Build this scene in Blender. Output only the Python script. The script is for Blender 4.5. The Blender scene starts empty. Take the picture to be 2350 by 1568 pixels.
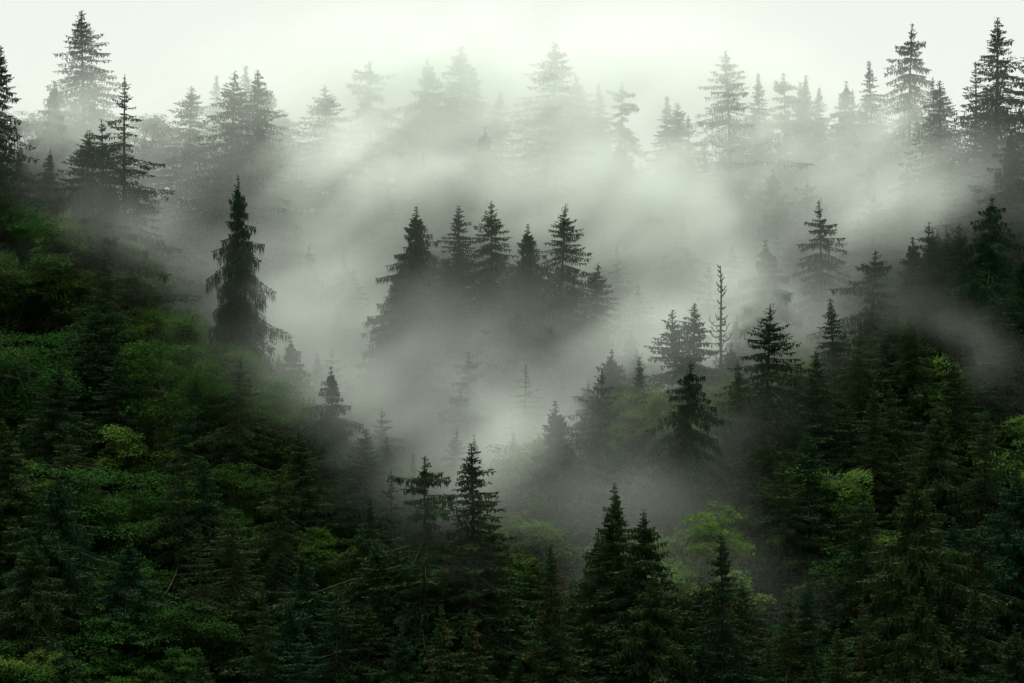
import bpy, math, random
import numpy as np
from mathutils import Vector

R = math.radians
SC = bpy.context.scene
COL = SC.collection

# ------------------------------------------------------------------ camera model
PITCH = 2.0
LENS, SENS = 70.0, 36.0
PW, PH = 2350.0, 1568.0
FPX = PW / SENS * LENS
CP, SP = math.cos(R(PITCH)), math.sin(R(PITCH))


def ray(px, py):
    """direction of the sight line through a point of the picture, per metre of distance (y)"""
    x, z = (px - PW / 2) / FPX, (PH / 2 - py) / FPX
    y2, z2 = CP - z * SP, SP + z * CP
    return x / y2, z2 / y2


# ------------------------------------------------------------------ terrain
def sig(t):
    return 1.0 / (1.0 + np.exp(-np.clip(t, -40, 40)))


def sstep(a, b, x):
    t = np.clip((x - a) / (b - a), 0, 1)
    return t * t * (3 - 2 * t)


CREST = 340.0


def height(X, Y):
    X = np.asarray(X, float)
    Y = np.asarray(Y, float)
    s = -48 + 0.45 * (np.minimum(Y, CREST) - 170)
    s = s - 0.32 * np.clip(Y - CREST, 0, 260)
    # the valley under the viewpoint and the camera's slope, its unseen rise behind added to block low sky light
    near = np.where(Y < 0, -1.7 - 0.42 * np.maximum(Y, -420), -1.7 - 0.95 * np.clip(Y, 0, 90))
    s = near + (s - near) * sstep(62, 118, Y)
    w = sstep(120, 180, Y)
    s = s + w * np.minimum(0.0018 * X * X, 14)
    xl = -14 - 0.64 * (Y - 230)
    xr = 11 + 0.9 * (Y - 250)
    bowl = sig((X - xl) / 4.0) * sig((xr - X) / 4.0) * sstep(222, 248, Y) * (1 - sstep(292, 330, Y))
    s = s - 13 * bowl
    s = s + 2.5 * sig((xl - 5 - X) / 5.0) * sstep(205, 240, Y) * (1 - sstep(280, 318, Y))
    s = s + 19 * np.exp(-((X + 1) / 18) ** 2 - ((Y - 266) / 18) ** 2)
    s = s + 6 * np.exp(-((X - 78) / 20) ** 2 - ((Y - 290) / 60) ** 2)
    s = s + 5 * np.exp(-((X + 78) / 20) ** 2 - ((Y - 285) / 60) ** 2)
    return s + 0.6 * np.sin(X * 0.21 + 1.3) * np.cos(Y * 0.17) * w


def solve(px, py, h):
    """the nearest place on the slope where something h metres tall would just reach this sight line"""
    dx, dz = ray(px, py)
    ys = np.arange(128.0, CREST - 2, 0.5)
    f = dz * ys - height(dx * ys, ys) - h
    k = np.argmax(f < 0)
    if f[k] < 0:
        y = float(ys[k])
    else:
        y = float(CREST - 3 + (math.sin(px * 12.9) * 3))
    x = dx * y
    g = float(height(x, y))
    return x, y, g, dz * y - g      # base point and true height


# ------------------------------------------------------------------ materials
def mat(name):
    m = bpy.data.materials.new(name)
    m.use_nodes = True
    nt = m.node_tree
    nt.nodes.clear()
    return m, nt, nt.nodes.new('ShaderNodeOutputMaterial')


def leaf_material(name, dark, light, tip, trans):
    """foliage: hue drifts from tree to tree and from spray to spray (attribute tint: 0 old, 1 young growth)"""
    m, nt, out = mat(name)
    N, L = nt.nodes.new, nt.links.new
    info = N('ShaderNodeObjectInfo')
    at = N('ShaderNodeAttribute')
    at.attribute_name = 'tint'
    mix = N('ShaderNodeMix')
    mix.data_type = 'RGBA'
    mix.inputs[6].default_value = (*dark, 1)
    mix.inputs[7].default_value = (*light, 1)
    L(info.outputs['Random'], mix.inputs[0])
    mix2 = N('ShaderNodeMix')
    mix2.data_type = 'RGBA'
    mix2.inputs[7].default_value = (*tip, 1)
    L(at.outputs['Fac'], mix2.inputs[0])
    L(mix.outputs[2], mix2.inputs[6])
    d = N('ShaderNodeBsdfDiffuse')
    t = N('ShaderNodeBsdfTranslucent')
    ms = N('ShaderNodeMixShader')
    ms.inputs[0].default_value = trans
    L(mix2.outputs[2], d.inputs[0])
    L(mix2.outputs[2], t.inputs[0])
    L(d.outputs[0], ms.inputs[1])
    L(t.outputs[0], ms.inputs[2])
    L(ms.outputs[0], out.inputs[0])
    return m


def noise_material(name, a, b, scale):
    m, nt, out = mat(name)
    N, L = nt.nodes.new, nt.links.new
    tc = N('ShaderNodeTexCoord')
    n = N('ShaderNodeTexNoise')
    n.inputs['Scale'].default_value = scale
    n.inputs['Detail'].default_value = 4
    L(tc.outputs['Object'], n.inputs['Vector'])
    mix = N('ShaderNodeMix')
    mix.data_type = 'RGBA'
    mix.inputs[6].default_value = (*a, 1)
    mix.inputs[7].default_value = (*b, 1)
    L(n.outputs[0], mix.inputs[0])
    d = N('ShaderNodeBsdfDiffuse')
    L(mix.outputs[2], d.inputs[0])
    L(d.outputs[0], out.inputs[0])
    return m


M_NEEDLE = leaf_material('spruce_needles', (0.012, 0.041, 0.020), (0.025, 0.048, 0.016), (0.056, 0.088, 0.022), 0.12)
M_BEECH = leaf_material('beech_leaves', (0.014, 0.052, 0.013), (0.030, 0.068, 0.011), (0.052, 0.092, 0.015), 0.32)
M_FRESH = leaf_material('young_beech_leaves', (0.045, 0.120, 0.022), (0.068, 0.130, 0.024), (0.110, 0.160, 0.036), 0.35)
M_BARK = noise_material('spruce_bark', (0.030, 0.024, 0.018), (0.060, 0.050, 0.040), 2.0)
M_GREYBARK = noise_material('beech_bark', (0.045, 0.045, 0.038), (0.085, 0.085, 0.075), 2.0)
M_DEADWOOD = noise_material('dead_wood', (0.040, 0.034, 0.028), (0.080, 0.072, 0.060), 3.0)
M_CONE = noise_material('spruce_cones', (0.10, 0.040, 0.014), (0.16, 0.075, 0.025), 4.0)
M_FLOOR = noise_material('forest_floor', (0.012, 0.018, 0.008), (0.030, 0.030, 0.016), 0.3)


# ------------------------------------------------------------------ mesh helpers
def mesh_from(name, V, F, material, tint=None):
    V = np.asarray(V, np.float32)
    F = np.asarray(F, np.int32)
    k = F.shape[1]
    me = bpy.data.meshes.new(name)
    me.vertices.add(len(V))
    me.vertices.foreach_set('co', V.ravel())
    me.loops.add(F.size)
    me.loops.foreach_set('vertex_index', F.ravel())
    me.polygons.add(len(F))
    me.polygons.foreach_set('loop_start', np.arange(0, F.size, k, dtype=np.int32))
    me.update(calc_edges=True)
    if tint is not None:
        a = me.attributes.new('tint', 'FLOAT', 'FACE')
        a.data.foreach_set('value', np.asarray(tint, np.float32))
    me.materials.append(material)
    me.validate()
    return me


class Kites:
    """many small leaf or needle sprays: a four-cornered blade from p along d"""

    def __init__(self, rng):
        self.rng, self.P, self.D, self.W, self.T = rng, [], [], [], []

    def add(self, p, d, w, tint):
        n = len(p)
        self.P.append(np.asarray(p, float))
        self.D.append(np.asarray(d, float))
        self.W.append(np.broadcast_to(np.asarray(w, float), (n,)).copy())
        self.T.append(np.broadcast_to(np.asarray(tint, float), (n,)).copy())

    def mesh(self, name, material, flat=None):
        P, D = np.concatenate(self.P), np.concatenate(self.D)
        W, T = np.concatenate(self.W), np.concatenate(self.T)
        n = len(P)
        r = self.rng.normal(size=(n, 3))
        if flat is not None:                                    # leaves lie roughly level
            side = np.cross(D, np.array([0, 0, 1.0]) + flat * r)
        else:
            side = np.cross(D, r)
        side /= np.linalg.norm(side, axis=1, keepdims=True) + 1e-9
        side *= W[:, None]
        V = np.stack([P, P + 0.42 * D + side, P + D, P + 0.42 * D - side], 1).reshape(-1, 3)
        F = np.arange(n * 4).reshape(n, 4)
        return mesh_from(name, V, F, material, np.clip(T, 0, 1))


class Tubes:
    def __init__(self):
        self.V, self.F, self.n = [], [], 0

    def add(self, pts, radii, k=5):
        pts = np.asarray(pts, float)
        m = len(pts)
        tan = np.gradient(pts, axis=0)
        tan /= np.linalg.norm(tan, axis=1, keepdims=True) + 1e-9
        ref = np.array([0, 0, 1.0]) if abs(tan[0][2]) < 0.8 else np.array([1.0, 0, 0])
        u = np.cross(tan, ref)
        u /= np.linalg.norm(u, axis=1, keepdims=True) + 1e-9
        v = np.cross(tan, u)
        a = np.linspace(0, 2 * np.pi, k, endpoint=False)
        ring = pts[:, None] + np.asarray(radii)[:, None, None] * (np.cos(a)[None, :, None] * u[:, None] + np.sin(a)[None, :, None] * v[:, None])
        i = np.arange(m - 1)[:, None] * k
        j = np.arange(k)[None, :]
        q = np.stack([i + j, i + (j + 1) % k, i + k + (j + 1) % k, i + k + j], -1).reshape(-1, 4) + self.n
        self.V.append(ring.reshape(-1, 3))
        self.F.append(q)
        self.n += m * k

    def mesh(self, name, material):
        return mesh_from(name, np.concatenate(self.V), np.concatenate(self.F), material)


# ------------------------------------------------------------------ spruce
def make_spruce(seed, slope=0.33, rmax=4.6, bare=2.0, droop=1.0, hang=1.0, gap=0.1, ragged=0.25, spire=3.0, tops=1, dens=1.0, level=0.5):
    """30 m spruce: whorls of boughs with side twigs and hanging curtains of needles"""
    rng = np.random.default_rng(seed)
    H = 30.0
    ks, wood = Kites(rng), Tubes()
    lean = rng.normal(size=2) * 0.25
    zz = np.linspace(-1.0, H, 14)

    def axis(z, k=0):
        t = z / H
        p = np.array([lean[0] * t * t + 0.12 * math.sin(5 * t + seed), lean[1] * t * t + 0.12 * math.cos(4 * t), z])
        if k:
            f = np.clip((z - 0.72 * H) / 3.0, 0, 1)
            p = p + np.array([1.5, 0.5, 0]) * f
        return p
    wood.add([axis(z) for z in zz], 0.30 * (1 - zz.clip(0) / H) ** 0.9 + 0.02, 7)
    cone_pts = []
    for top in range(tops):
        ztop = H if top == 0 else H - 0.9
        zlow = bare if top == 0 else 0.74 * H
        if top:
            zs = np.linspace(0.70 * H, ztop, 8)
            wood.add([axis(z, 1) for z in zs], np.linspace(0.12, 0.02, 8), 5)
        z = ztop - 0.25
        # leader
        m = int(50 * dens)
        tz = rng.uniform(0, 1.6, m)
        p = np.array([axis(ztop - t, top) for t in tz])
        an = rng.uniform(0, 6.283, m)
        d = np.stack([np.cos(an), np.sin(an), rng.uniform(0.5, 1.8, m)], 1) * (0.07 + 0.11 * tz[:, None])
        ks.add(p, d, 0.035, rng.uniform(0, 0.6, m))
        skew = rng.uniform(0, 6.283)
        while z > zlow:
            t = ztop - z                                          # metres below the tip
            rad = slope * t * (0.60 + 0.40 * np.clip(t / spire, 0, 1)) + 0.05
            if t > 9:
                rad = slope * 9 + (t - 9) * slope * 0.40
            rad = min(rad, rmax * (1 - 0.25 * np.clip((t - 20) / 10, 0, 1)))
            if tops > 1 and t < 7:
                rad *= 0.72
            nb = int(rng.integers(5, 8)) if t > 1.5 else 4
            base = rng.uniform(0, 6.283)
            ring_f = rng.normal(1, ragged * 0.55)
            for b in range(nb):
                if rng.random() < gap:
                    continue
                az = base + 6.283 * b / nb + rng.normal() * 0.22
                Lb = rad * max(0.35, ring_f * rng.normal(1.0, ragged)) * (1 + 0.10 * math.cos(az - skew))
                Lb = max(Lb, 0.18)
                zb = z + rng.normal() * 0.14
                up = 0.55 - 0.11 * t if t < 7 else -0.22
                up = up * 1.0 + rng.normal() * 0.10
                c, s = math.cos(az), math.sin(az)
                q = np.linspace(0, 1, 7)
                rr = Lb * q
                dzs = Lb * (up * q - 0.30 * droop * q * q * np.clip(t / 5, 0, 1) + 0.24 * q ** 3 * np.clip(t / 4, 0, 1))
                o = axis(zb, top)
                bend = rng.normal() * 0.10 * Lb * q * q
                pts = np.stack([o[0] + rr * c - bend * s, o[1] + rr * s + bend * c, o[2] + dzs], 1)
                if Lb > 0.9:
                    wood.add(pts[::2], np.linspace(0.018 + 0.011 * Lb, 0.008, 4), 3)
                # sprays along the bough
                n = int((7 + 15 * Lb) * dens)
                u = rng.uniform(0.06, 1, n) ** 0.85
                P = np.stack([np.interp(u, q, pts[:, i]) for i in range(3)], 1)
                half = (0.10 + 0.22 * Lb * np.minimum(1, 2.4 * (1.03 - u)) * (0.4 + 0.6 * u))
                sd = rng.uniform(-1, 1, n)
                off = half * sd
                P[:, 0] -= s * off
                P[:, 1] += c * off
                P[:, 2] -= 0.18 * np.abs(off) * droop
                fwd = rng.uniform(0.25, 0.9, n)
                ln = rng.uniform(0.20, 0.48, n) * (0.65 + 0.10 * Lb) * min(1.0, 0.42 + 0.14 * t)
                sg = np.sign(sd)
                D = np.stack([c * fwd - s * sg * 0.7, s * fwd + c * sg * 0.7, rng.normal(-0.10, 0.22, n)], 1)
                D = D / np.linalg.norm(D, axis=1, keepdims=True) * ln[:, None]
                ks.add(P, D, rng.uniform(0.035, 0.075, n), np.clip((u - 0.72) * 1.3 * rng.random(n), 0, 0.7) + 0.12 * rng.random(n))
                # hanging curtains
                if t > 1.2:
                    n2 = int(n * 0.75 * hang)
                    if n2:
                        u = rng.uniform(0.10, 1, n2)
                        P = np.stack([np.interp(u, q, pts[:, i]) for i in range(3)], 1)
                        half = 0.08 + 0.20 * Lb * np.minimum(1, 2.4 * (1.03 - u)) * (0.4 + 0.6 * u)
                        off = half * rng.uniform(-1, 1, n2)
                        P[:, 0] -= s * off
                        P[:, 1] += c * off
                        P[:, 2] -= 0.18 * np.abs(off)
                        ln = rng.uniform(0.2, 0.75, n2) * (0.45 + 0.12 * min(Lb, 4)) * hang
                        D = np.stack([rng.normal(0, 0.16, n2), rng.normal(0, 0.16, n2), -np.ones(n2)], 1) * ln[:, None]
                        ks.add(P, D, rng.uniform(0.035, 0.070, n2), 0.10 * rng.random(n2))
                if t < 11 and Lb > 0.5 and rng.random() < 0.5:
                    cone_pts.append(pts[-2] - np.array([0, 0, 0.06]))
            z -= level * rng.uniform(0.75, 1.25) * (0.55 + 0.45 * np.clip(t / 5, 0, 1))
    crown = ks.mesh('crown', M_NEEDLE)
    trunk = wood.mesh('trunk', M_BARK)
    # cones: small hanging spindles near the top
    ct = Tubes()
    for p in cone_pts:
        for _ in range(int(rng.integers(1, 4))):
            a = p + rng.normal(size=3) * np.array([0.22, 0.22, 0.06])
            ct.add([a, a - [0, 0, 0.05], a - [0, 0, 0.16], a - [0, 0, 0.24]], [0.01, 0.045, 0.04, 0.01], 5)
    cones = ct.mesh('cones', M_CONE)
    return {'crown': crown, 'trunk': trunk, 'cones': cones, 'H': H}


# ------------------------------------------------------------------ broadleaf
def make_broadleaf(seed, H=20.0, rad=5.5, layers=1.0, fan=False, leaf=0.26, material=None, dens=1.0):
    rng = np.random.default_rng(seed)
    ks, wood = Kites(rng), Tubes()
    fork = H * (0.34 if not fan else 0.25)
    wob = rng.normal(size=(6, 2)) * 0.15
    tp = [np.array([wob[i][0] * i / 3, wob[i][1] * i / 3, -0.8 + (fork + 0.8) * i / 5]) for i in range(6)]
    wood.add(tp, np.linspace(0.30, 0.19, 6), 7)
    ends = []
    root = tp[-1]
    nl = 11 if not fan else 15
    for b in range(nl):
        az = 6.283 * b / nl + rng.normal() * 0.25
        el = rng.uniform(0.0, 1.35) if not fan else rng.uniform(0.15, 1.45)
        r = rad * math.cos(el) * rng.uniform(0.75, 1.05)
        top = fork + (H - fork) * (0.30 + 0.68 * math.sin(el)) * rng.uniform(0.9, 1.0)
        e = np.array([r * math.cos(az), r * math.sin(az), top])
        st = root if not fan else np.array([0, 0, fork + (top - fork) * 0.35])
        mid = (st + e) / 2 + np.array([0, 0, 0.8 if fan else 1.2]) + rng.normal(size=3) * 0.4
        q = np.linspace(0, 1, 7)[:, None]
        pts = (1 - q) ** 2 * st + 2 * q * (1 - q) * mid + q * q * e
        wood.add(pts, np.linspace(0.13, 0.03, 7), 5)
        ends.append((e, 1.0))
        for s_ in range(6 if not fan else 4):
            f = rng.uniform(0.35, 0.98)
            p0 = np.array([np.interp(f, q[:, 0], pts[:, i]) for i in range(3)])
            a2 = az + rng.normal() * 0.9
            ln = rad * rng.uniform(0.18, 0.42)
            e2 = p0 + np.array([math.cos(a2) * ln, math.sin(a2) * ln, ln * rng.uniform(-0.05, 0.65)])
            wood.add([p0, (p0 + e2) / 2 + np.array([0, 0, 0.15]), e2], [0.05, 0.035, 0.012], 4)
            ends.append((e2, rng.uniform(0.6, 1.0)))
    zlo, zhi = fork * 0.8, H
    for e, sc_ in ends:
        # a few level layers of leaves round every twig end
        for l in range(int(rng.integers(2, 4))):
            cr = rad * rng.uniform(0.17, 0.30) * sc_
            c0 = e + np.array([rng.normal() * cr * 0.6, rng.normal() * cr * 0.6, rng.normal() * 0.55 * layers])
            n = int(115 * dens * sc_ * (cr / 1.3) ** 1.3) + 12
            an = rng.uniform(0, 6.283, n)
            rr = cr * np.sqrt(rng.random(n)) * (1 + 0.22 * np.sin(an * 3 + rng.uniform(0, 6)))
            tilt = rng.normal(size=2) * 0.18
            out = np.array([c0[0], c0[1]])
            x, y = rr * np.cos(an), rr * np.sin(an)
            z = 0.62 * cr * np.sqrt(np.clip(1 - (rr / (cr * 1.2)) ** 2, 0, 1)) * rng.uniform(0.2, 1.0, n) + tilt[0] * x + tilt[1] * y + rng.normal(0, 0.12, n)
            P = np.stack([c0[0] + x, c0[1] + y, c0[2] + z], 1)
            da = an + rng.normal(0, 0.7, n)
            D = np.stack([np.cos(da), np.sin(da), rng.normal(-0.25, 0.30, n)], 1)
            D *= (leaf * rng.uniform(0.7, 1.4, n))[:, None]
            ks.add(P, D, leaf * rng.uniform(0.24, 0.42, n), np.clip(rng.normal(0.25, 0.25), 0, 1) * rng.random(n))
            if fan:                                                # long feathery shoots
                m = int(n * 0.30)
                da = math.atan2(c0[1], c0[0]) + rng.normal(0, 0.35, m)
                P = P[:m]
                D = np.stack([np.cos(da), np.sin(da), rng.normal(0.45, 0.25, m)], 1) * (leaf * rng.uniform(1.5, 3.2, m))[:, None]
                ks.add(P, D, leaf * 0.22, 0.4 + 0.6 * rng.random(m))
    return {'crown': ks.mesh('crown', material or M_BEECH, flat=0.45), 'trunk': wood.mesh('trunk', M_GREYBARK), 'H': H}


def make_dead(seed):
    rng = np.random.default_rng(seed)
    H = 24.0
    w = Tubes()
    zs = np.linspace(-1, H, 12)
    w.add(np.stack([0.08 * np.sin(zs * 0.5), 0.05 * np.cos(zs * 0.7), zs], 1), 0.24 * (1 - zs.clip(0) / H) ** 0.8 + 0.035, 7)
    tw = Tubes()
    z = H - 0.2
    while z > 6:
        t = H - z
        for b in range(int(rng.integers(2, 5)) if t < 6 else int(rng.integers(1, 3))):
            az = rng.uniform(0, 6.283)
            L = min(0.22 + 0.17 * t, 2.9) * (rng.uniform(0.2, 1.0) if t < 7 else rng.uniform(0.3, 1.35))
            c, s = math.cos(az), math.sin(az)
            q = np.linspace(0, 1, 7)
            dz = L * (-0.75 * q + 1.15 * q ** 2.2) if t > 3 else L * (0.2 * q + 0.9 * q * q)
            sw = rng.normal() * 0.18 * L * np.sin(q * 3)
            pts = np.stack([L * q * c - sw * s, L * q * s + sw * c, z + dz], 1)
            tw.add(pts, np.linspace(0.075, 0.035, 7), 4)
            for k in range(int(L * 2.2)):
                i = int(rng.integers(2, 7))
                d = rng.normal(size=3) * np.array([0.25, 0.25, 0.2]) + np.array([0, 0, 0.22])
                tw.add([pts[i], pts[i] + d * 0.6, pts[i] + d], [0.045, 0.032, 0.02], 3)
        z -= rng.uniform(0.28, 0.55)
    return {'trunk': w.mesh('trunk', M_DEADWOOD), 'branches': tw.mesh('branches', M_DEADWOOD), 'H': H}


SPRUCE = {
    'slim':   make_spruce(1, slope=0.24, rmax=3.4, ragged=0.22, gap=0.10, spire=4),
    'full':   make_spruce(2, slope=0.34, rmax=4.6, ragged=0.20, gap=0.06),
    'broad':  make_spruce(3, slope=0.42, rmax=5.4, ragged=0.22, gap=0.08, spire=2),
    'ragged': make_spruce(4, slope=0.33, rmax=4.6, ragged=0.42, gap=0.26, level=0.62, hang=1.2),
    'droop':  make_spruce(5, slope=0.34, rmax=4.8, ragged=0.30, gap=0.16, droop=1.9, hang=1.7, level=0.62),
    'tiered': make_spruce(6, slope=0.36, rmax=5.0, ragged=0.34, gap=0.12, level=0.95, droop=1.4, hang=1.25, dens=1.35),
    'airy':   make_spruce(7, slope=0.30, rmax=4.2, ragged=0.38, gap=0.34, level=0.70, hang=0.8),
    'double': make_spruce(8, slope=0.36, rmax=4.6, ragged=0.30, gap=0.14, tops=2, hang=1.3),
    'spire':  make_spruce(9, slope=0.27, rmax=4.6, ragged=0.26, gap=0.08, spire=7, level=0.45),
    'patchy': make_spruce(11, slope=0.36, rmax=5.0, ragged=0.50, gap=0.30, level=0.75, droop=1.5, hang=1.6, dens=1.2),
    'lush':   make_spruce(12, slope=0.38, rmax=5.0, ragged=0.26, gap=0.05, droop=1.3, hang=1.8, dens=1.15),
    'comb':   make_spruce(13, slope=0.32, rmax=4.8, ragged=0.36, gap=0.20, level=0.85, droop=1.6, hang=2.2, dens=1.2, spire=5),
    'thick':  make_spruce(10, slope=0.36, rmax=4.8, ragged=0.24, gap=0.03, dens=1.25, hang=1.4, level=0.45),
}
BROAD = {
    'dome':   make_broadleaf(21, 20, 5.6, dens=1.1),
    'wide':   make_broadleaf(22, 18, 6.6, dens=1.0),
    'tall':   make_broadleaf(23, 22, 4.6, layers=1.6),
    'loose':  make_broadleaf(24, 19, 5.2, layers=1.3, dens=0.62),
    'fan':    make_broadleaf(25, 17, 4.6, fan=True, material=M_FRESH),
    'fresh':  make_broadleaf(26, 18, 5.4, material=M_FRESH),
}
PROTO = {**SPRUCE, **BROAD, 'dead': make_dead(31)}


def link(o, parent=None):
    COL.objects.link(o)
    if parent is not None:
        o.parent = parent
    return o


TREES = []      # (x, y, px, py, kind, root)


OTHER = {'full': ['full', 'lush', 'full', 'comb'], 'ragged': ['ragged', 'patchy'], 'droop': ['droop', 'comb'], 'thick': ['thick', 'lush']}


def plant(name, variant, x, y, g, h, w, cat, group, cones=False, rot=None, px=0, py=0):
    if variant in OTHER:
        variant = OTHER[variant][int(x * 7 + y * 3) % len(OTHER[variant])]
    p = PROTO[variant]
    e = link(bpy.data.objects.new(name, None))
    e.empty_display_size = 0.5
    e.location = (x, y, g - 0.15)
    s = h / p['H']
    e.scale = (s * w, s * w, s)
    e.rotation_euler = (random.gauss(0, 0.018), random.gauss(0, 0.018), rot if rot is not None else random.uniform(0, 6.283))
    e['category'] = cat
    e['group'] = group
    for part in ('trunk', 'crown', 'branches'):
        if part in p:
            link(bpy.data.objects.new(part, p[part]), e)
    if cones:
        c = link(bpy.data.objects.new('cones', p['cones']), e)
        c['kind'] = 'stuff'
        c['label'] = 'reddish brown cones hanging near the top'
    TREES.append(dict(x=x, y=y, px=px, py=py, v=variant, o=e, h=h, cones=cones))
    return e


random.seed(7)
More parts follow.
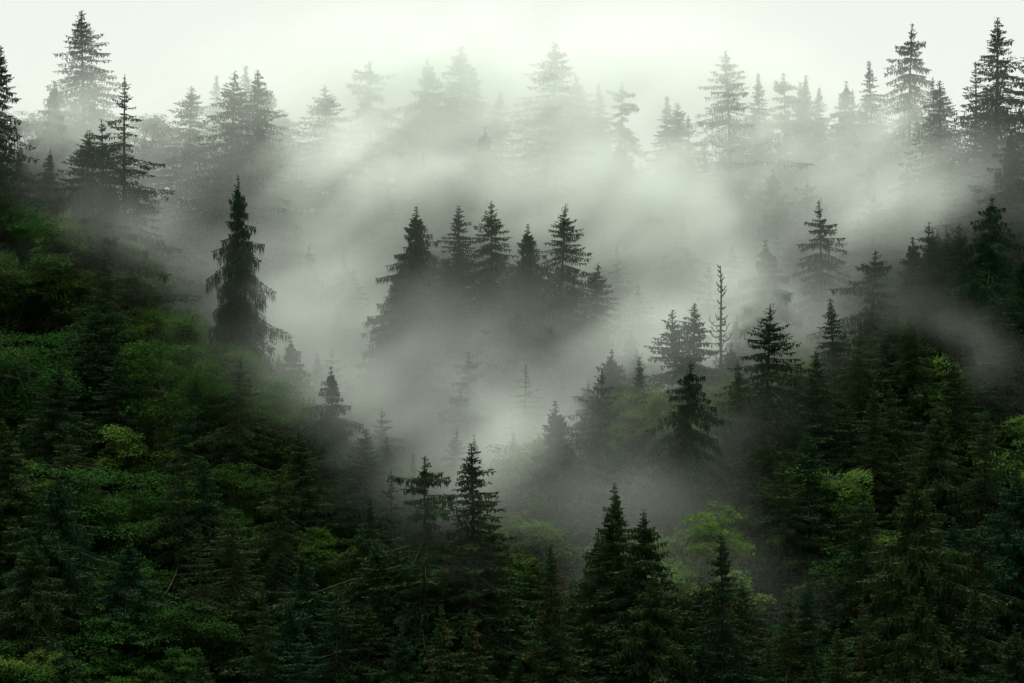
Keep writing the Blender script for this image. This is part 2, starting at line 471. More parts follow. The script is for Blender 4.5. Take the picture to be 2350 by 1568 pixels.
# ------------------------------------------------------------------ the spruces one can tell apart
# tip in the picture (2350 wide), height in metres, width factor, variant, cones, own label
S = [
    # left skyline and left slope
    (195, 23, 38, 1.0, 'full'), (109, 181, 27, 1.0, 'droop'), (-6, 105, 39, 0.75, 'full'), (288, 169, 40, 0.85, 'airy'),
    (236, 270, 32, 1.05, 'ragged'), (190, 303, 32, 1.2, 'broad'), (254, 407, 31, 1.2, 'full'), (422, 195, 30, 1.05, 'full'),
    (521, 157, 43, 0.95, 'broad'), (494, 170, 28, 0.9, 'slim'), (558, 148, 32, 0.9, 'slim'), (587, 160, 43, 1.1, 'spire'),
    (612, 190, 30, 1.0, 'full'), (646, 247, 26, 1.1, 'broad'), (547, 402, 40, 0.44, 'lush'), (-12, 350, 30, 0.8, 'thick'),
    (600, 560, 26, 1.0, 'droop'), (256, 686, 26, 1.1, 'ragged'), (209, 693, 26, 1.1, 'full'), (118, 829, 25, 1.0, 'thick'),
    (278, 818, 24, 1.1, 'full'), (546, 815, 26, 0.9, 'ragged'), (431, 850, 23, 0.8, 'airy'), (686, 770, 25, 1.1, 'droop'),
    (768, 839, 26, 1.0, 'droop'), (424, 944, 22, 1.0, 'ragged'), (230, 590, 27, 1.0, 'thick'),
    # centre skyline, in cloud
    (765, 198, 32, 1.2, 'broad'), (853, 140, 34, 1.2, 'ragged'), (978, 128, 35, 1.2, 'full'), (1048, 103, 37, 1.05, 'full'),
    (1084, 152, 32, 0.9, 'slim'), (1133, 204, 30, 1.2, 'slim'), (1263, 95, 38, 1.2, 'full'), (1335, 172, 32, 1.0, 'full'),
    (1376, 190, 31, 0.9, 'slim'), (1418, 184, 31, 0.9, 'ragged'), (963, 346, 27, 0.7, 'slim'), (1114, 290, 29, 0.9, 'full'),
    (1272, 222, 31, 1.1, 'full'), (1425, 318, 27, 0.9, 'full'), (1534, 217, 32, 0.9, 'slim'), (1554, 234, 31, 1.0, 'full'),
    (1580, 262, 30, 0.9, 'airy'),
    # the clump in the middle of the valley
    (952, 474, 32, 0.85, 'lush'), (1051, 472, 29, 1.1, 'spire'), (1130, 457, 30, 0.85, 'broad'), (1202, 514, 28, 0.8, 'lush'),
    (1283, 467, 30, 0.85, 'broad'), (1354, 600, 28, 0.9, 'broad'), (1022, 590, 25, 0.9, 'broad'), (915, 622, 26, 0.95, 'lush'),
    (1126, 624, 22, 1.1, 'ragged'), (1428, 558, 27, 0.85, 'airy'),
    (1058, 885, 24, 1.0, 'ragged'), (1210, 832, 25, 1.0, 'airy'), (1067, 805, 25, 0.9, 'ragged'),
    # right skyline
    (1686, 115, 36, 1.1, 'ragged'), (1737, 167, 32, 0.9, 'slim'), (1803, 163, 32, 1.0, 'ragged'), (1836, 170, 31, 0.8, 'double'),
    (1860, 208, 28, 0.9, 'airy'), (1890, 200, 28, 0.9, 'slim'), (1929, 183, 30, 1.0, 'droop'), (1959, 203, 28, 0.9, 'airy'),
    (1980, 208, 27, 0.9, 'airy'), (2009, 136, 31, 0.85, 'slim'), (2081, 49, 38, 0.88, 'tiered'), (2143, 176, 29, 0.9, 'airy'),
    (2164, 183, 30, 1.0, 'full'), (2232, 139, 32, 1.0, 'airy'), (2272, 42, 42, 1.1, 'spire'), (2362, 116, 36, 1.0, 'ragged'),
    (1622, 348, 27, 0.85, 'airy'), (2197, 342, 29, 1.0, 'double'), (2237, 352, 27, 0.8, 'airy'), (2286, 275, 32, 0.85, 'broad'), (2336, 296, 33, 0.85, 'thick'),
    # right slope
    (1884, 459, 32, 0.9, 'tiered'), (2009, 442, 24, 1.0, 'ragged'), (2077, 410, 25, 0.95, 'airy'), (2263, 445, 33, 1.0, 'droop'),
    (2124, 509, 29, 0.9, 'ragged'), (2155, 525, 30, 0.95, 'droop'), (2183, 525, 26, 0.9, 'broad'), (2207, 511, 27, 0.8, 'broad'),
    (1785, 549, 28, 1.2, 'droop'), (1578, 693, 31, 1.3, 'double'), (1757, 697, 34, 1.0, 'broad'), (1915, 681, 29, 1.1, 'slim'),
    (1995, 573, 30, 1.2, 'ragged'), (2079, 540, 29, 1.1, 'droop'), (1568, 827, 33, 0.95, 'droop'), (2340, 568, 31, 1.0, 'full'),
    (2030, 718, 26, 1.4, 'thick'), (1825, 836, 24, 0.9, 'thick'), (1832, 943, 24, 0.8, 'full'), (1856, 990, 27, 1.1, 'full'),
    (1792, 1044, 26, 0.9, 'ragged'), (2056, 877, 26, 1.0, 'ragged'), (2207, 825, 25, 1.1, 'full'), (2246, 930, 26, 0.9, 'ragged'),
    (1676, 936, 24, 0.7, 'slim'), (1728, 992, 25, 1.1, 'full'), (1683, 787, 21, 0.9, 'thick'), (1411, 800, 27, 1.0, 'thick'),
    (1378, 845, 30, 0.95, 'ragged'), (1467, 818, 28, 0.8, 'spire'), (1291, 918, 29, 0.9, 'full'), (1369, 993, 22, 1.0, 'ragged'),
    (1935, 905, 24, 1.1, 'ragged'), (2290, 690, 28, 1.1, 'thick'), (2190, 650, 27, 1.0, 'full'),
    # front of the valley and the lower edge
    (964, 1044, 33, 1.0, 'ragged'), (1102, 1015, 34, 1.15, 'spire', 1), (1401, 1138, 32, 0.85, 'thick', 1), (1441, 1105, 31, 0.75, 'spire'),
    (1493, 1169, 32, 0.95, 'thick'), (1265, 1249, 30, 0.85, 'spire', 1), (1484, 1308, 28, 0.85, 'full', 1), (1381, 1298, 24, 0.9, 'ragged'),
    (1345, 1221, 25, 1.0, 'full'), (1004, 1385, 29, 0.85, 'spire', 1), (1090, 1398, 28, 0.8, 'spire', 1), (928, 1433, 22, 0.9, 'full'),
    (1263, 1454, 22, 1.0, 'full'), (858, 1138, 26, 0.8, 'slim'), (909, 1075, 25, 0.8, 'airy'), (940, 1037, 24, 0.7, 'slim'),
    (820, 1197, 25, 1.0, 'ragged'), (858, 1232, 25, 1.1, 'full'), (914, 1263, 24, 1.0, 'droop'), (1070, 1211, 24, 1.1, 'ragged'),
    (1140, 1204, 25, 1.1, 'droop'), (2101, 1080, 33, 0.9, 'thick', 1), (1662, 1221, 32, 0.9, 'spire', 1), (2190, 1186, 26, 0.9, 'full'),
    (2256, 1190, 26, 1.0, 'ragged'), (2075, 1339, 25, 1.0, 'full'), (1983, 1364, 24, 0.9, 'airy', 1), (2233, 1325, 25, 0.8, 'spire', 1),
    (1818, 1357, 24, 0.8, 'ragged', 1), (1839, 1325, 24, 0.9, 'full'), (1926, 1440, 23, 0.9, 'full'), (1764, 1464, 22, 0.8, 'slim'),
    (1995, 1106, 26, 1.1, 'tiered'), (2207, 1523, 21, 0.9, 'full'), (2138, 1482, 22, 0.9, 'slim'), (1714, 1325, 23, 1.0, 'full'),
    (129, 1079, 27, 1.0, 'full'), (422, 1023, 26, 0.9, 'ragged'), (474, 1054, 25, 1.0, 'full'), (622, 1068, 26, 0.9, 'ragged'),
    (473, 1204, 24, 1.0, 'airy'), (539, 1172, 24, 1.1, 'ragged'), (601, 1332, 23, 0.8, 'slim'), (476, 1489, 20, 0.8, 'full'),
    (706, 1259, 24, 1.0, 'droop'), (2330, 1075, 27, 1.0, 'thick'), (1585, 1440, 23, 1.0, 'full'), (1420, 1440, 23, 1.1, 'full'),
    (770, 1340, 23, 1.0, 'ragged'), (850, 1385, 22, 1.0, 'full'), (680, 1440, 21, 1.0, 'ragged'), (2310, 1430, 23, 1.0, 'full'),
    (1850, 1515, 20, 1.0, 'full'), (1350, 1500, 20, 1.0, 'thick'), (1170, 1490, 20, 1.0, 'full'), (1020, 1260, 23, 1.1, 'full'),
    (2020, 1530, 20, 1.0, 'full'), (300, 1230, 22, 1.1, 'thick'), (60, 1230, 24, 1.1, 'full'),
    (20, 960, 25, 1.1, 'thick'), (150, 985, 23, 1.1, 'ragged'), (1700, 830, 27, 0.8, 'spire'), (1880, 800, 28, 0.8, 'full'), (1960, 760, 28, 0.85, 'tiered'), (2100, 720, 28, 0.85, 'lush'), (2120, 640, 28, 0.85, 'full'),
    (2010, 880, 27, 0.85, 'spire'), (2150, 930, 26, 0.9, 'lush'), (1760, 900, 27, 0.8, 'ragged'),
    (820, 980, 25, 1.2, 'full'), (700, 985, 24, 1.1, 'thick'), (900, 1000, 23, 1.0, 'full'),
]
for t in S:
    px, py, h, w, v = t[:5]
    x, y, g, hh = solve(px, py, h)
    plant('spruce_tree', v, x, y, g, hh, 1.4 * (w * h / hh if hh > h else w), 'spruce', 'spruces of the misty forest', len(t) > 5, px=px, py=py)
x, y, g, hh = solve(1662, 606, 32)
plant('dead_spruce', 'dead', x, y, g, hh, 1.0, 'dead tree', 'spruces of the misty forest', px=1662, py=606)

# ------------------------------------------------------------------ the broadleaved crowns
B = [
    (70, 478, 23, 1.2, 'dome'), (185, 520, 22, 1.1, 'fresh'), (20, 560, 21, 1.1, 'wide'), (140, 590, 20, 1.1, 'dome'), (452, 523, 17, 1.0, 'fresh'),
    (386, 544, 16, 0.8, 'loose'), (83, 735, 22, 1.1, 'wide'), (395, 758, 24, 1.0, 'wide'), (555, 772, 21, 0.9, 'fresh'), (360, 700, 20, 1.0, 'dome'),
    (330, 610, 17, 1.0, 'loose'), (210, 875, 17, 0.8, 'dome'), (334, 944, 19, 1.0, 'fresh'), (487, 853, 20, 0.9, 'dome'), (591, 839, 20, 1.0, 'dome'),
    (653, 888, 20, 1.0, 'dome'), (268, 1056, 20, 1.2, 'wide'), (243, 1124, 18, 1.2, 'wide'), (350, 1130, 16, 1.0, 'dome'), (45, 1065, 17, 1.0, 'fresh'),
    (546, 1058, 17, 1.1, 'dome'), (556, 1162, 16, 0.8, 'dome'), (709, 1026, 16, 0.8, 'tall'), (660, 1075, 16, 0.9, 'loose'), (758, 1205, 17, 1.0, 'dome'),
    (441, 1374, 17, 1.0, 'dome'), (209, 1318, 17, 1.0, 'loose'), (270, 1385, 16, 1.1, 'dome'), (370, 1400, 16, 1.0, 'loose'), (115, 1437, 17, 1.1, 'wide'),
    (45, 1499, 16, 1.0, 'fan'), (270, 1500, 15, 1.1, 'dome'), (420, 1500, 15, 1.0, 'tall'), (712, 655, 17, 1.0, 'loose'), (760, 690, 16, 1.0, 'fresh'),
    (620, 700, 16, 1.0, 'dome'), (440, 650, 16, 1.0, 'loose'), (820, 900, 17, 1.1, 'dome'), (450, 955, 15, 1.0, 'dome'), (560, 945, 15, 1.0, 'loose'),
    (1192, 1030, 21, 0.9, 'loose'), (1272, 1085, 20, 0.8, 'fresh'), (1330, 1070, 20, 0.7, 'fan'), (1262, 1148, 19, 1.1, 'fresh'), (1235, 1235, 15, 1.0, 'fan'),
    (1180, 1100, 15, 0.9, 'loose'), (1491, 909, 24, 0.9, 'fresh'), (1595, 1183, 21, 1.0, 'fresh'), (1912, 1082, 21, 0.9, 'fan'),
    (1662, 895, 22, 0.7, 'fresh'), (1641, 1093, 17, 0.7, 'tall'), (1842, 804, 17, 0.7, 'fresh'), (2131, 829, 20, 1.0, 'fresh'), 
    (2333, 961, 18, 1.1, 'fresh'), (1999, 1245, 17, 1.2, 'wide'), 
    (1606, 493, 19, 0.6, 'fresh'), (90, 250, 20, 1.3, 'dome'), (210, 255, 20, 1.1, 'tall'), (330, 255, 20, 1.1, 'dome'), (400, 295, 19, 1.0, 'loose'),  # leading entry is a yellow larch, built from the young beech model
    (690, 320, 19, 1.0, 'loose'), (1650, 1010, 19, 0.8, 'fan'), (1730, 880, 18, 0.8, 'fresh'), (1235, 1010, 19, 0.8, 'fan'), (1905, 1165, 18, 0.9, 'tall'), (2290, 1260, 16, 1.0, 'dome'), 
]
for px, py, h, w, v in B:
    x, y, g, hh = solve(px, py, h)
    plant('beech_tree', v, x, y, g, hh, w, 'broadleaf tree', 'broadleaved trees between the spruces', px=px, py=py)

# ------------------------------------------------------------------ the trees that close the gaps between them
NHAND = len(TREES)
fr = random.Random(11)
used = [(t['x'], t['y']) for t in TREES]
FREE = {(t['px'], t['py']): (t['y'], t['v'] in SPRUCE) for t in TREES if (t['px'], t['py']) in {
    (1757, 697), (1578, 693), (1884, 459), (1102, 1015), (964, 1044), (1568, 827), (547, 402), (1130, 457), (952, 474), (1283, 467), (1354, 600),
    (1378, 845), (2101, 1080), (1493, 1169), (1401, 1138), (1785, 549), (1995, 573), (2079, 540), (395, 758), (83, 735), (555, 772), (334, 944), (268, 1056), (487, 853), (653, 888),
    (1262, 1148), (1491, 909), (1595, 1183), (1912, 1082), (2131, 829), (1411, 800), (1291, 918), (1441, 1105), (1265, 1249), (1484, 1308), (1662, 1221), (1004, 1385), (1090, 1398),
    (70, 478), (185, 520), (20, 560), (140, 590), (1880, 800), (1960, 760), (2100, 720), (1700, 830)}}
yy = 146.0
nfill = 0
HIDDEN = {5, 8, 10, 11, 28, 35, 36, 37, 44, 52, 54, 56, 58, 60, 61, 70, 71, 73, 75, 77, 78, 80, 82, 85, 86, 87, 88, 91, 95, 96, 103, 104, 105, 112, 115, 125, 139, 140, 141, 151, 152, 153, 159, 160, 161, 162, 163, 164, 165, 168, 169, 171, 172, 174, 176, 177, 178, 179, 180, 181, 182, 183, 184, 185, 188, 189, 190, 193, 194, 195, 196, 197, 198, 199, 200, 201, 202, 203, 204, 205, 207, 208, 209, 210, 212, 213}
while yy < CREST + 14:
    hw = (PW / 2 + 60) / FPX * yy
    xx = -hw
    while xx < hw:
        X, Y = xx + fr.uniform(-2.6, 2.6), yy + fr.uniform(-2.6, 2.6)
        xx += 8.2
        if min((X - a) ** 2 + (Y - b) ** 2 for a, b in used) < 4.4 ** 2:
            continue
        g = float(height(X, Y))
        left = X < -8 - 0.6 * (Y - 230)
        broad = Y < 288 and fr.random() < (0.62 if left and Y < 300 else 0.18)
        if broad:
            v, h, w = fr.choice(['dome', 'wide', 'loose', 'dome', 'tall']), fr.uniform(14, 17), fr.uniform(0.9, 1.1)
        else:
            v, h, w = fr.choice(['full', 'ragged', 'thick', 'droop', 'broad', 'full']), fr.uniform(17, 22), fr.uniform(0.95, 1.2)
        if Y > 292:                                            # along the top the wood keeps its own skyline
            k_ = FPX / Y
            sky_ = np.interp(PW / 2 + X * k_, [0, 60, 240, 330, 450, 700, 900, 1450, 1600, 1680, 2000, 2200, 2350],
                             [300, 240, 240, 262, 300, 325, 335, 335, 322, 270, 250, 235, 190]) + fr.uniform(0, 60)
            h = min(fr.uniform(20, 27), ray(0, sky_)[1] * Y - g)
            if h < 11:
                continue
        # the tall spruces that stand free keep their lower boughs clear of these
        for hx, hy in FREE:
            if abs(PW / 2 + X * FPX / Y - hx) < 62 and Y < FREE[(hx, hy)][0]:
                h = min(h, ray(0, hy + (270 if FREE[(hx, hy)][1] else 120))[1] * Y - g)
        if h < 7:
            continue
        # tip position in the picture
        zt = g + h
        q = (zt - Y * SP / CP) / (Y + zt * SP / CP) * 1.0
        py_ = PH / 2 - q * FPX
        px_ = PW / 2 + X / Y * FPX * CP
        if py_ > PH - 8 or py_ < 0 or px_ < -40 or px_ > PW + 40:
            continue
        used.append((X, Y))
        nfill += 1
        if nfill in HIDDEN:                                    # nothing of it would show
            continue
        if broad:
            plant('beech_tree', v, X, Y, g, h, w, 'broadleaf tree', 'broadleaved trees between the spruces', px=px_, py=py_)
        else:
            plant('spruce_tree', v, X, Y, g, h, w, 'spruce', 'spruces of the misty forest', px=px_, py=py_)
    yy += 8.2
print('TREES', len(TREES), sum(t['o'].name.startswith('spruce') for t in TREES))

# ------------------------------------------------------------------ the same wood going on beyond both edges of the picture, as one mass
def build_forest():
    rr = random.Random(5)
    pts = []
    y = 150.0
    while y < CREST + 12:
        hw = PW / 2 / FPX * y
        for side in (-1, 1):
            d = 7.0
            while d < 38:
                X, Y = side * (hw + d) + rr.uniform(-2, 2), y + rr.uniform(-2.5, 2.5)
                pts.append((X, Y, float(height(X, Y)) - 0.3))
                d += 7.5
        y += 7.5
    me = bpy.data.meshes.new('forest')
    me.from_pydata(pts, [], [])
    ob = link(bpy.data.objects.new('forest', me))
    ob['kind'] = 'stuff'
    ob['label'] = 'dark spruce forest carrying on past the picture edges'
    ng = bpy.data.node_groups.new('forest', 'GeometryNodeTree')
    ng.interface.new_socket('Geometry', in_out='INPUT', socket_type='NodeSocketGeometry')
    ng.interface.new_socket('Geometry', in_out='OUTPUT', socket_type='NodeSocketGeometry')
    N, L = ng.nodes.new, ng.links.new
    gi, go, ip, kinds = N('NodeGroupInput'), N('NodeGroupOutput'), N('GeometryNodeInstanceOnPoints'), N('GeometryNodeJoinGeometry')
    for v in ('full', 'lush', 'comb', 'patchy'):
        t = next(t for t in TREES if t['v'] == v)
        j = N('GeometryNodeJoinGeometry')
        for part in t['o'].children:
            if part.data in (PROTO[v]['crown'], PROTO[v]['trunk']):
                oi = N('GeometryNodeObjectInfo')
                oi.inputs['Object'].default_value = part
                L(oi.outputs['Geometry'], j.inputs[0])
        g2 = N('GeometryNodeGeometryToInstance')
        L(j.outputs[0], g2.inputs[0])
        L(g2.outputs[0], kinds.inputs[0])
    rot, scl = N('FunctionNodeRandomValue'), N('FunctionNodeRandomValue')
    rot.data_type, scl.data_type = 'FLOAT_VECTOR', 'FLOAT'
    for socket in rot.inputs:
        if socket.type == 'VECTOR':
            socket.default_value = (0, 0, 6.283) if socket.name == 'Max' else (0, 0, 0)
    for socket in scl.inputs:
        if socket.type == 'VALUE':
            socket.default_value = 0.95 if socket.name == 'Max' else 0.6
    L(gi.outputs[0], ip.inputs['Points'])
    L(kinds.outputs[0], ip.inputs['Instance'])
    ip.inputs['Pick Instance'].default_value = True
    L([o for o in rot.outputs if o.type == 'VECTOR'][0], ip.inputs['Rotation'])
    L([o for o in scl.outputs if o.type == 'VALUE'][0], ip.inputs['Scale'])
    L(ip.outputs[0], go.inputs[0])
    ob.modifiers.new('forest', 'NODES').node_group = ng


build_forest()

# ------------------------------------------------------------------ what each tree is called, told by its look and by the landmark beside it
LANDMARKS = [
    (1662, 606, 'the bare dead spruce', 'bare dead spruce, its curling leafless twigs dark against the bright fog'),
    (195, 23, 'the highest spruce over the beech slope', 'highest spruce on the skyline over the beech slope, grey and half veiled'),
    (2272, 42, 'the towering black skyline spruce', 'towering black spruce, darkest and highest on the skyline at the shaded edge'),
    (547, 402, 'the lone dark spruce', 'lone dark shaggy spruce standing out of thick fog above the beech slope'),
    (1757, 697, 'the broad spruce beside the dead one', 'dark green broad spruce, full to the ground, beside the bare dead spruce'),
    (1884, 459, 'the stepped spruce', 'tall stepped spruce with drooping boughs, outlined alone against the pale fog bank'),
    (1102, 1015, 'the long-spired spruce', 'long-spired green spruce hung with cones, rising alone before the lower mist'),
    (395, 758, 'the big domed beech', 'big domed green beech at the lower border of the mist wisps'),
    (1262, 1148, 'the yellow-green valley beech', 'yellow-green beech in the valley bottom beside the long-spired spruce'),
    (1130, 457, 'the highest spruce of the middle clump', 'highest spruce of the dark clump standing in the middle of the fog'),
    (1354, 600, 'the end spruce of the middle clump', 'wide end spruce of the middle clump, on the dead tree side'),
    (2081, 49, 'the tiered skyline spruce', 'tall tiered grey spruce on the skyline beside the towering black one'),
    (1595, 1183, 'the yellowish beech', 'yellowish beech glowing behind the dark front spruces'),
    (2101, 1080, 'the coned dark spruce', 'near-black dense spruce hung with red-brown cones on the shaded slope'),
    (268, 1056, 'the wide bright beech', 'wide bright green beech, broadest crown low on the beech slope'),
    (1004, 1385, 'the pointed spruce at the bottom', 'pointed coned spruce pushing up from the bottom edge below the long-spired spruce'),
    (45, 1499, 'the feathery corner beech', 'feathery beech with spreading shoots in the bottom corner of the beech slope'),
    (853, 140, 'the ragged pale skyline spruce', 'ragged pale spruce with wide uneven boughs on the foggy skyline'),
    (1263, 95, 'the faint giant spruce', 'faint giant spruce almost lost in white fog at the middle of the skyline'),
    (2333, 961, 'the bright edge beech', 'bright green beech at the picture edge under the black spruces'),
    (1999, 1245, 'the dark rounded beech', 'dark rounded beech among near-black spruces on the shaded slope'),
    (1491, 909, 'the feathery bright beech', 'feathery bright green beech upright in the mist below the dead spruce'),
    (288, 169, 'the gappy tall spruce', 'tall gappy spruce with hanging boughs, darkest of the three above the beech slope'),
    (1686, 115, 'the ragged misty spruce', 'ragged misty spruce standing highest in the wide gap of the skyline'),
    (1662, 1221, 'the coned front spruce', 'coned front spruce with a long spire, dark below the yellowish beech'),
    (1401, 1138, 'the coned valley spruce', 'coned dark valley spruce beside the yellow-green valley beech'),
    (2263, 445, 'the drooping black spruce', 'drooping black spruce against grey fog under the towering skyline one'),
    (83, 735, 'the edge beech', 'spreading green beech touching the picture edge across from the big domed beech'),
    (555, 772, 'the pale beech in the wisps', 'pale yellow-green beech half hidden in wisps under the lone dark spruce'),
    (1912, 1082, 'the fan-shaped beech', 'fan-shaped bright beech spreading between black spruces'),
]
LOOK = {'slim': 'slender', 'full': 'full', 'broad': 'broad', 'ragged': 'ragged', 'droop': 'drooping', 'tiered': 'tiered', 'airy': 'thin', 'double': 'twin-topped',
        'spire': 'spired', 'thick': 'dense', 'patchy': 'patchy', 'lush': 'shaggy', 'comb': 'hanging', 'dome': 'domed', 'wide': 'spreading', 'tall': 'upright', 'loose': 'open', 'fan': 'feathery', 'fresh': 'rounded'}
ORD = ['', 'second', 'third', 'fourth', 'fifth', 'sixth', 'seventh', 'eighth', 'ninth', 'tenth']
DIRS = ['right of', 'up right of', 'above', 'up left of', 'left of', 'down left of', 'below', 'down right of']


def octant(t, l):
    return int(round(math.atan2(l[1] - t['py'], t['px'] - l[0]) / (math.pi / 4))) % 8


def veil(t):
    """rough thickness of the mist between the viewpoint and this crown"""
    tau = 0.0
    for px, py, y, rw, rh, dep, tilt, den in MIST:
        a = R(tilt)
        dx, dy = t['px'] - px, py - (t['py'] + 45)
        u, v = (dx * math.cos(a) + dy * math.sin(a)) / rw, (-dx * math.sin(a) + dy * math.cos(a)) / rh
        front = 0.5 * (1 + math.erf((t['y'] - y) / dep))
        tau += den * dep * 1.87 * math.exp(-0.9 * (u * u + v * v)) * front
    return tau


def name_trees():
    marks = []
    for lx, ly, short, full in LANDMARKS:
        t = min((t for t in TREES), key=lambda t: (t['px'] - lx) ** 2 + (t['py'] - ly) ** 2)
        t['o']['label'] = full
        t['mark'] = True
        marks.append((lx, ly, short, t))
    for t in TREES:
        if t.get('mark'):
            continue
        spruce = t['v'] in SPRUCE
        same = [q for q in TREES if (q['v'] in SPRUCE) == spruce and q is not t]
        best = None
        for l in marks:
            d = math.hypot(t['px'] - l[0], t['py'] - l[1])
            if d > 900:
                continue
            k = octant(t, l)
            rank = sum(1 for q in same if q is not l[3] and octant(q, l) == k and math.hypot(q['px'] - l[0], q['py'] - l[1]) < d)
            if best is None or (rank, d) < best[:2]:
                best = (rank, d, k, l)
        rank, d, k, l = best
        tau = veil(t)
        kind = 'spruce' if spruce else 'beech'
        if tau > 1.0 or (t['py'] < 260 and 700 < t['px'] < 1500):
            tone = 'pale fogbound'
        elif tau > 0.35 or (t['py'] < 330 and 130 < t['px'] < 2150):
            tone = 'grey misty'
        elif not spruce:
            tone = 'yellow-green' if t['v'] in ('fan', 'fresh') else 'deep green'
        elif t['px'] > 2150 or t['py'] > 1150:
            tone = 'near-black'
        else:
            tone = 'dark green'
        where = ('first ' if rank == 0 else ORD[min(rank, 9)] + ' ') + kind + ' ' + DIRS[k] + ' ' + l[2]
        t['o']['label'] = tone + ' ' + LOOK[t['v']] + ' ' + kind + ', ' + where


# ------------------------------------------------------------------ ground
xs = np.concatenate([-np.geomspace(3000, 160, 12)[:-1], np.arange(-160, 161, 4.0), np.geomspace(160, 3000, 12)[1:]])
ys = np.concatenate([-np.geomspace(3000, 60, 14)[:-1], np.arange(-60, 420, 4.0), np.geomspace(420, 4000, 14)])
GX, GY = np.meshgrid(xs, ys)
GZ = height(GX, GY)
V = np.stack([GX, GY, GZ], -1).reshape(-1, 3)
nx = len(xs)
i, j = np.meshgrid(np.arange(len(ys) - 1), np.arange(nx - 1), indexing='ij')
F = np.stack([i * nx + j, i * nx + j + 1, (i + 1) * nx + j + 1, (i + 1) * nx + j], -1).reshape(-1, 4)
gr = link(bpy.data.objects.new('ground', mesh_from('ground', V, F, M_FLOOR)))
gr['kind'] = 'structure'

# ------------------------------------------------------------------ mist: banks lying in the valley and along the slopes
#    px    py   distance  half-width half-height (px)  half-depth(m) tilt(deg)  density
MIST = [
    (1175, 720, 282, 2600, 900, 50, 0, 0.0026),    # thin air all through the valley
    (1170, 440, 302, 520, 120, 11, 0, 0.080),      # the main bank behind the clump
    (830, 470, 302, 180, 160, 10, -35, 0.055),
    (1640, 450, 306, 280, 120, 10, 20, 0.075),
    (1500, 610, 298, 210, 110, 8, 20, 0.090),
    (770, 690, 277, 140, 140, 8, -50, 0.055),
    (1240, 220, 321, 380, 150, 10, 0, 0.115),      # veil before the skyline
    (830, 220, 321, 270, 150, 10, 0, 0.080),
    (1720, 280, 318, 250, 130, 10, 0, 0.050),
    (2020, 330, 308, 260, 100, 10, 0, 0.050),
    (470, 330, 324, 240, 110, 7, 0, 0.050),
    (540, 300, 292, 200, 160, 5, 0, 0.022),
    (480, 440, 296, 220, 110, 6, -10, 0.012),
    (170, 300, 295, 200, 100, 8, 0, 0.055),
    (2240, 400, 255, 140, 160, 5, 0, 0.014),
    (2060, 470, 270, 170, 100, 5, 0, 0.060),
    (1090, 960, 239, 300, 75, 7, -8, 0.045),       # before the clump
    (1490, 790, 244, 90, 100, 6, 35, 0.045),
    (1110, 860, 246, 290, 70, 5, 0, 0.036),
    (1130, 770, 253, 280, 100, 4, 0, 0.026),
    (985, 985, 234, 120, 60, 6, 0, 0.034),
    (950, 980, 216, 200, 80, 5, -20, 0.018),
    (1190, 1010, 213, 200, 70, 6, 20, 0.024),
    (720, 780, 248, 220, 80, 6, -38, 0.016),       # wisps on the left slope
    (575, 690, 244, 130, 90, 4, -30, 0.022),
    (450, 600, 250, 190, 70, 6, -38, 0.010),
    (760, 900, 219, 180, 70, 5, -38, 0.012),
    (260, 500, 254, 160, 70, 5, -30, 0.012),
    (1660, 690, 252, 190, 110, 5, 10, 0.080),      # wisps on the right slope
    (1870, 750, 247, 190, 90, 4, 20, 0.018),
    (1890, 830, 228, 190, 70, 5, 30, 0.004),
    (2160, 800, 226, 220, 60, 5, -38, 0.014),
    (1580, 1040, 216, 170, 100, 4, 40, 0.012),
    (1510, 850, 230, 130, 110, 3, 0, 0.050),
    (1180, 1090, 205, 230, 80, 5, 0, 0.016),       # between the front spruces
    (1400, 1000, 212, 500, 150, 6, 0, 0.003),
    (1440, 1180, 206, 210, 70, 4, 0, 0.014),
    (1560, 1300, 197, 260, 80, 4, 0, 0.008),
    (1060, 1270, 187, 150, 150, 4, 75, 0.004),
]


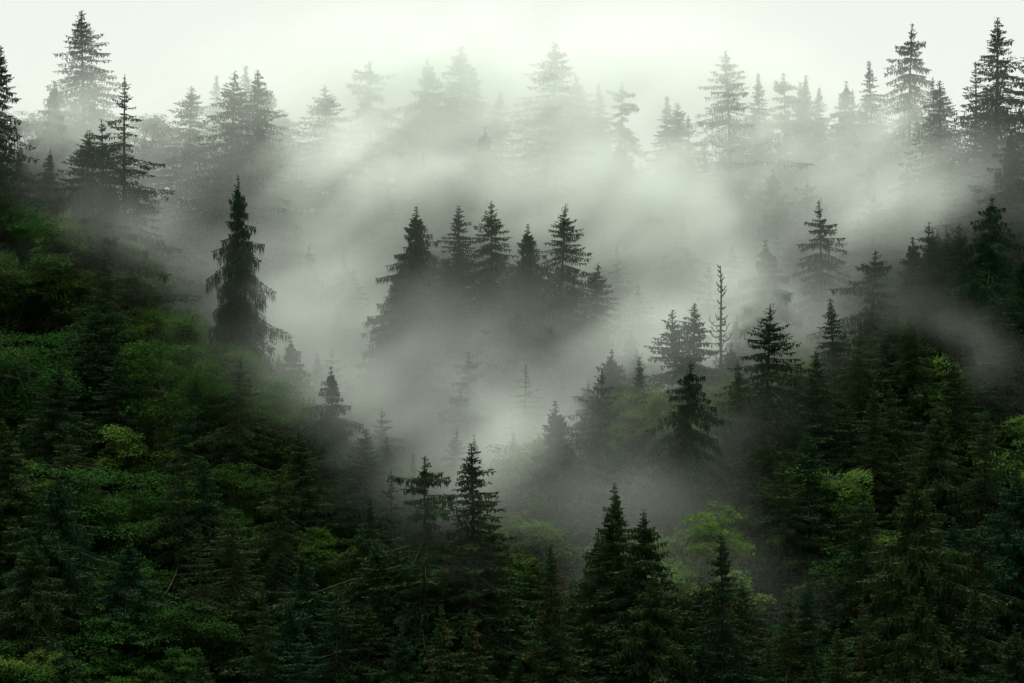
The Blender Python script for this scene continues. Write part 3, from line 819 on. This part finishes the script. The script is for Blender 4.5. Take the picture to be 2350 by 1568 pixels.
def build_mist():
    vd = bpy.data.volumes.new('mist')
    ob = link(bpy.data.objects.new('mist', vd))
    ob['kind'] = 'stuff'
    ob['label'] = 'pale grey mist drifting in banks up the wooded valley'
    m, nt, out = mat('mist')
    pv = nt.nodes.new('ShaderNodeVolumePrincipled')
    pv.inputs['Color'].default_value = (0.925, 0.985, 0.925, 1)
    pv.inputs['Density'].default_value = 1.0
    pv.inputs['Density Attribute'].default_value = 'density'
    pv.inputs['Anisotropy'].default_value = 0.12
    nt.links.new(pv.outputs[0], out.inputs['Volume'])
    vd.materials.append(m)
    ng = bpy.data.node_groups.new('mist_banks', 'GeometryNodeTree')
    ng.interface.new_socket('Geometry', in_out='INPUT', socket_type='NodeSocketGeometry')
    ng.interface.new_socket('Geometry', in_out='OUTPUT', socket_type='NodeSocketGeometry')
    N, L = ng.nodes.new, ng.links.new
    pos = N('GeometryNodeInputPosition').outputs[0]

    def vm(op, a, b=None):
        n = N('ShaderNodeVectorMath')
        n.operation = op
        for k, q in enumerate((a, b)):
            if q is None:
                continue
            if isinstance(q, tuple):
                n.inputs[k].default_value = q
            else:
                L(q, n.inputs[k])
        return n.outputs['Value'] if op in ('DOT_PRODUCT', 'LENGTH') else n.outputs[0]

    def mm(op, a, b=0.0, c=0.0):
        n = N('ShaderNodeMath')
        n.operation = op
        for k, q in enumerate((a, b, c)):
            if isinstance(q, (int, float)):
                n.inputs[k].default_value = q
            else:
                L(q, n.inputs[k])
        return n.outputs[0]

    def noise(vec, scale, detail):
        n = N('ShaderNodeTexNoise')
        n.inputs['Scale'].default_value = scale
        n.inputs['Detail'].default_value = detail
        L(vec, n.inputs['Vector'])
        return n

    w = noise(pos, 0.035, 2)
    warp = vm('SCALE', vm('SUBTRACT', w.outputs['Color'], (0.5, 0.5, 0.5)))
    warp.node.inputs['Scale'].default_value = 17.0
    p2 = vm('ADD', pos, warp)
    total = None
    for px, py, y, rw, rh, dep, tilt, den in MIST:
        dx, dz = ray(px, py)
        x, z = dx * y, dz * y
        k = y / FPX
        a = R(tilt)
        U = (math.cos(a) / (rw * k), 0.0, math.sin(a) / (rw * k))
        Vv = (-math.sin(a) / (rh * k), 0.0, math.cos(a) / (rh * k))
        d = vm('SUBTRACT', p2, (x, y, z))
        u = vm('DOT_PRODUCT', d, U)
        v = vm('DOT_PRODUCT', d, Vv)
        t = vm('DOT_PRODUCT', d, (0.0, 1.0 / dep, 0.0))
        q = mm('MULTIPLY_ADD', u, u, mm('MULTIPLY_ADD', v, v, mm('MULTIPLY', t, t)))
        g = mm('MULTIPLY', mm('EXPONENT', mm('MULTIPLY', q, -0.9)), den)
        total = g if total is None else mm('ADD', total, g)
    n1 = noise(p2, 0.045, 3).outputs[0]
    cx = N('ShaderNodeCombineXYZ')                             # the fine wisps drift up along the slope
    L(vm('DOT_PRODUCT', p2, (0.50, 0.0, 0.30)), cx.inputs[0])
    L(vm('DOT_PRODUCT', p2, (0.0, 0.9, 0.0)), cx.inputs[1])
    L(vm('DOT_PRODUCT', p2, (-0.85, 0.0, 1.45)), cx.inputs[2])
    n2 = noise(cx.outputs[0], 0.12, 5).outputs[0]
    nn = mm('ADD', mm('MULTIPLY', n1, 0.55), mm('MULTIPLY', n2, 0.45))
    mr = N('ShaderNodeMapRange')
    mr.interpolation_type = 'SMOOTHSTEP'
    mr.inputs['From Min'].default_value = 0.40
    mr.inputs['From Max'].default_value = 0.61
    mr.inputs['To Min'].default_value = 0.28
    mr.inputs['To Max'].default_value = 1.6
    L(nn, mr.inputs['Value'])
    dens = mm('MULTIPLY', total, mr.outputs[0])
    dens = mm('MAXIMUM', mm('SUBTRACT', dens, 0.0008), 0.0)
    vc = N('GeometryNodeVolumeCube')
    L(dens, vc.inputs['Density'])
    lo, hi = (-96.0, 168.0, -50.0), (96.0, 348.0, 84.0)
    vc.inputs['Min'].default_value = lo
    vc.inputs['Max'].default_value = hi
    for k, nm in enumerate(('Resolution X', 'Resolution Y', 'Resolution Z')):
        vc.inputs[nm].default_value = int((hi[k] - lo[k]) / VOXEL)
    sm = N('GeometryNodeSetMaterial')
    sm.inputs['Material'].default_value = m
    L(vc.outputs[0], sm.inputs[0])
    go = N('NodeGroupOutput')
    N('NodeGroupInput')
    L(sm.outputs[0], go.inputs[0])
    mod = ob.modifiers.new('mist_banks', 'NODES')
    mod.node_group = ng
    return ob


VOXEL = 1.15
build_mist()
name_trees()

# ------------------------------------------------------------------ light: overcast, the brighter sky behind the ridge
SUN_EL, SUN_AZ = 70.0, 4.0     # azimuth from +Y towards +X
wd = bpy.data.worlds.new('World')
SC.world = wd
wd.use_nodes = True
nt = wd.node_tree
nt.nodes.clear()
out = nt.nodes.new('ShaderNodeOutputWorld')
bg = nt.nodes.new('ShaderNodeBackground')
sky = nt.nodes.new('ShaderNodeTexSky')
sky.sky_type = 'NISHITA'
sky.sun_disc = False
sky.sun_elevation = R(SUN_EL)
sky.sun_rotation = R(SUN_AZ)
sky.dust_density = 4.0
mx = nt.nodes.new('ShaderNodeMix')
mx.data_type = 'RGBA'
mx.inputs[0].default_value = 0.88
mx.inputs[7].default_value = (9.55, 9.75, 8.9, 1)          # the unbroken white cloud deck
nt.links.new(sky.outputs[0], mx.inputs[6])
nt.links.new(mx.outputs[2], bg.inputs[0])
bg.inputs[1].default_value = 0.076
nt.links.new(bg.outputs[0], out.inputs[0])
sl = bpy.data.lights.new('sun', 'SUN')
sl.energy = 4.2
sl.angle = R(25)
sl.color = (1.0, 0.985, 0.94)
so = link(bpy.data.objects.new('sun', sl))
e, a = R(SUN_EL), R(SUN_AZ)
dirn = Vector((math.sin(a) * math.cos(e), math.cos(a) * math.cos(e), math.sin(e)))
so.rotation_euler = dirn.to_track_quat('Z', 'Y').to_euler()

# ------------------------------------------------------------------ camera and render settings
cd = bpy.data.cameras.new('camera')
cam = link(bpy.data.objects.new('camera', cd))
cd.lens, cd.sensor_width = LENS, SENS
cd.clip_start, cd.clip_end = 0.5, 8000
cam.location = (0, 0, 0)
cam.rotation_euler = (R(90 + PITCH), 0, 0)
SC.camera = cam
SC.view_settings.view_transform = 'Standard'
SC.view_settings.look = 'None'
SC.view_settings.exposure = 0.40
SC.view_settings.gamma = 1.0
cy = SC.cycles
cy.max_bounces = 8
cy.diffuse_bounces = 2
cy.transmission_bounces = 2
cy.volume_bounces = 3
cy.transparent_max_bounces = 4
cy.volume_step_rate = 2.2
cy.use_denoising = True
cy.denoiser = 'OPENIMAGEDENOISE'
cy.use_adaptive_sampling = False
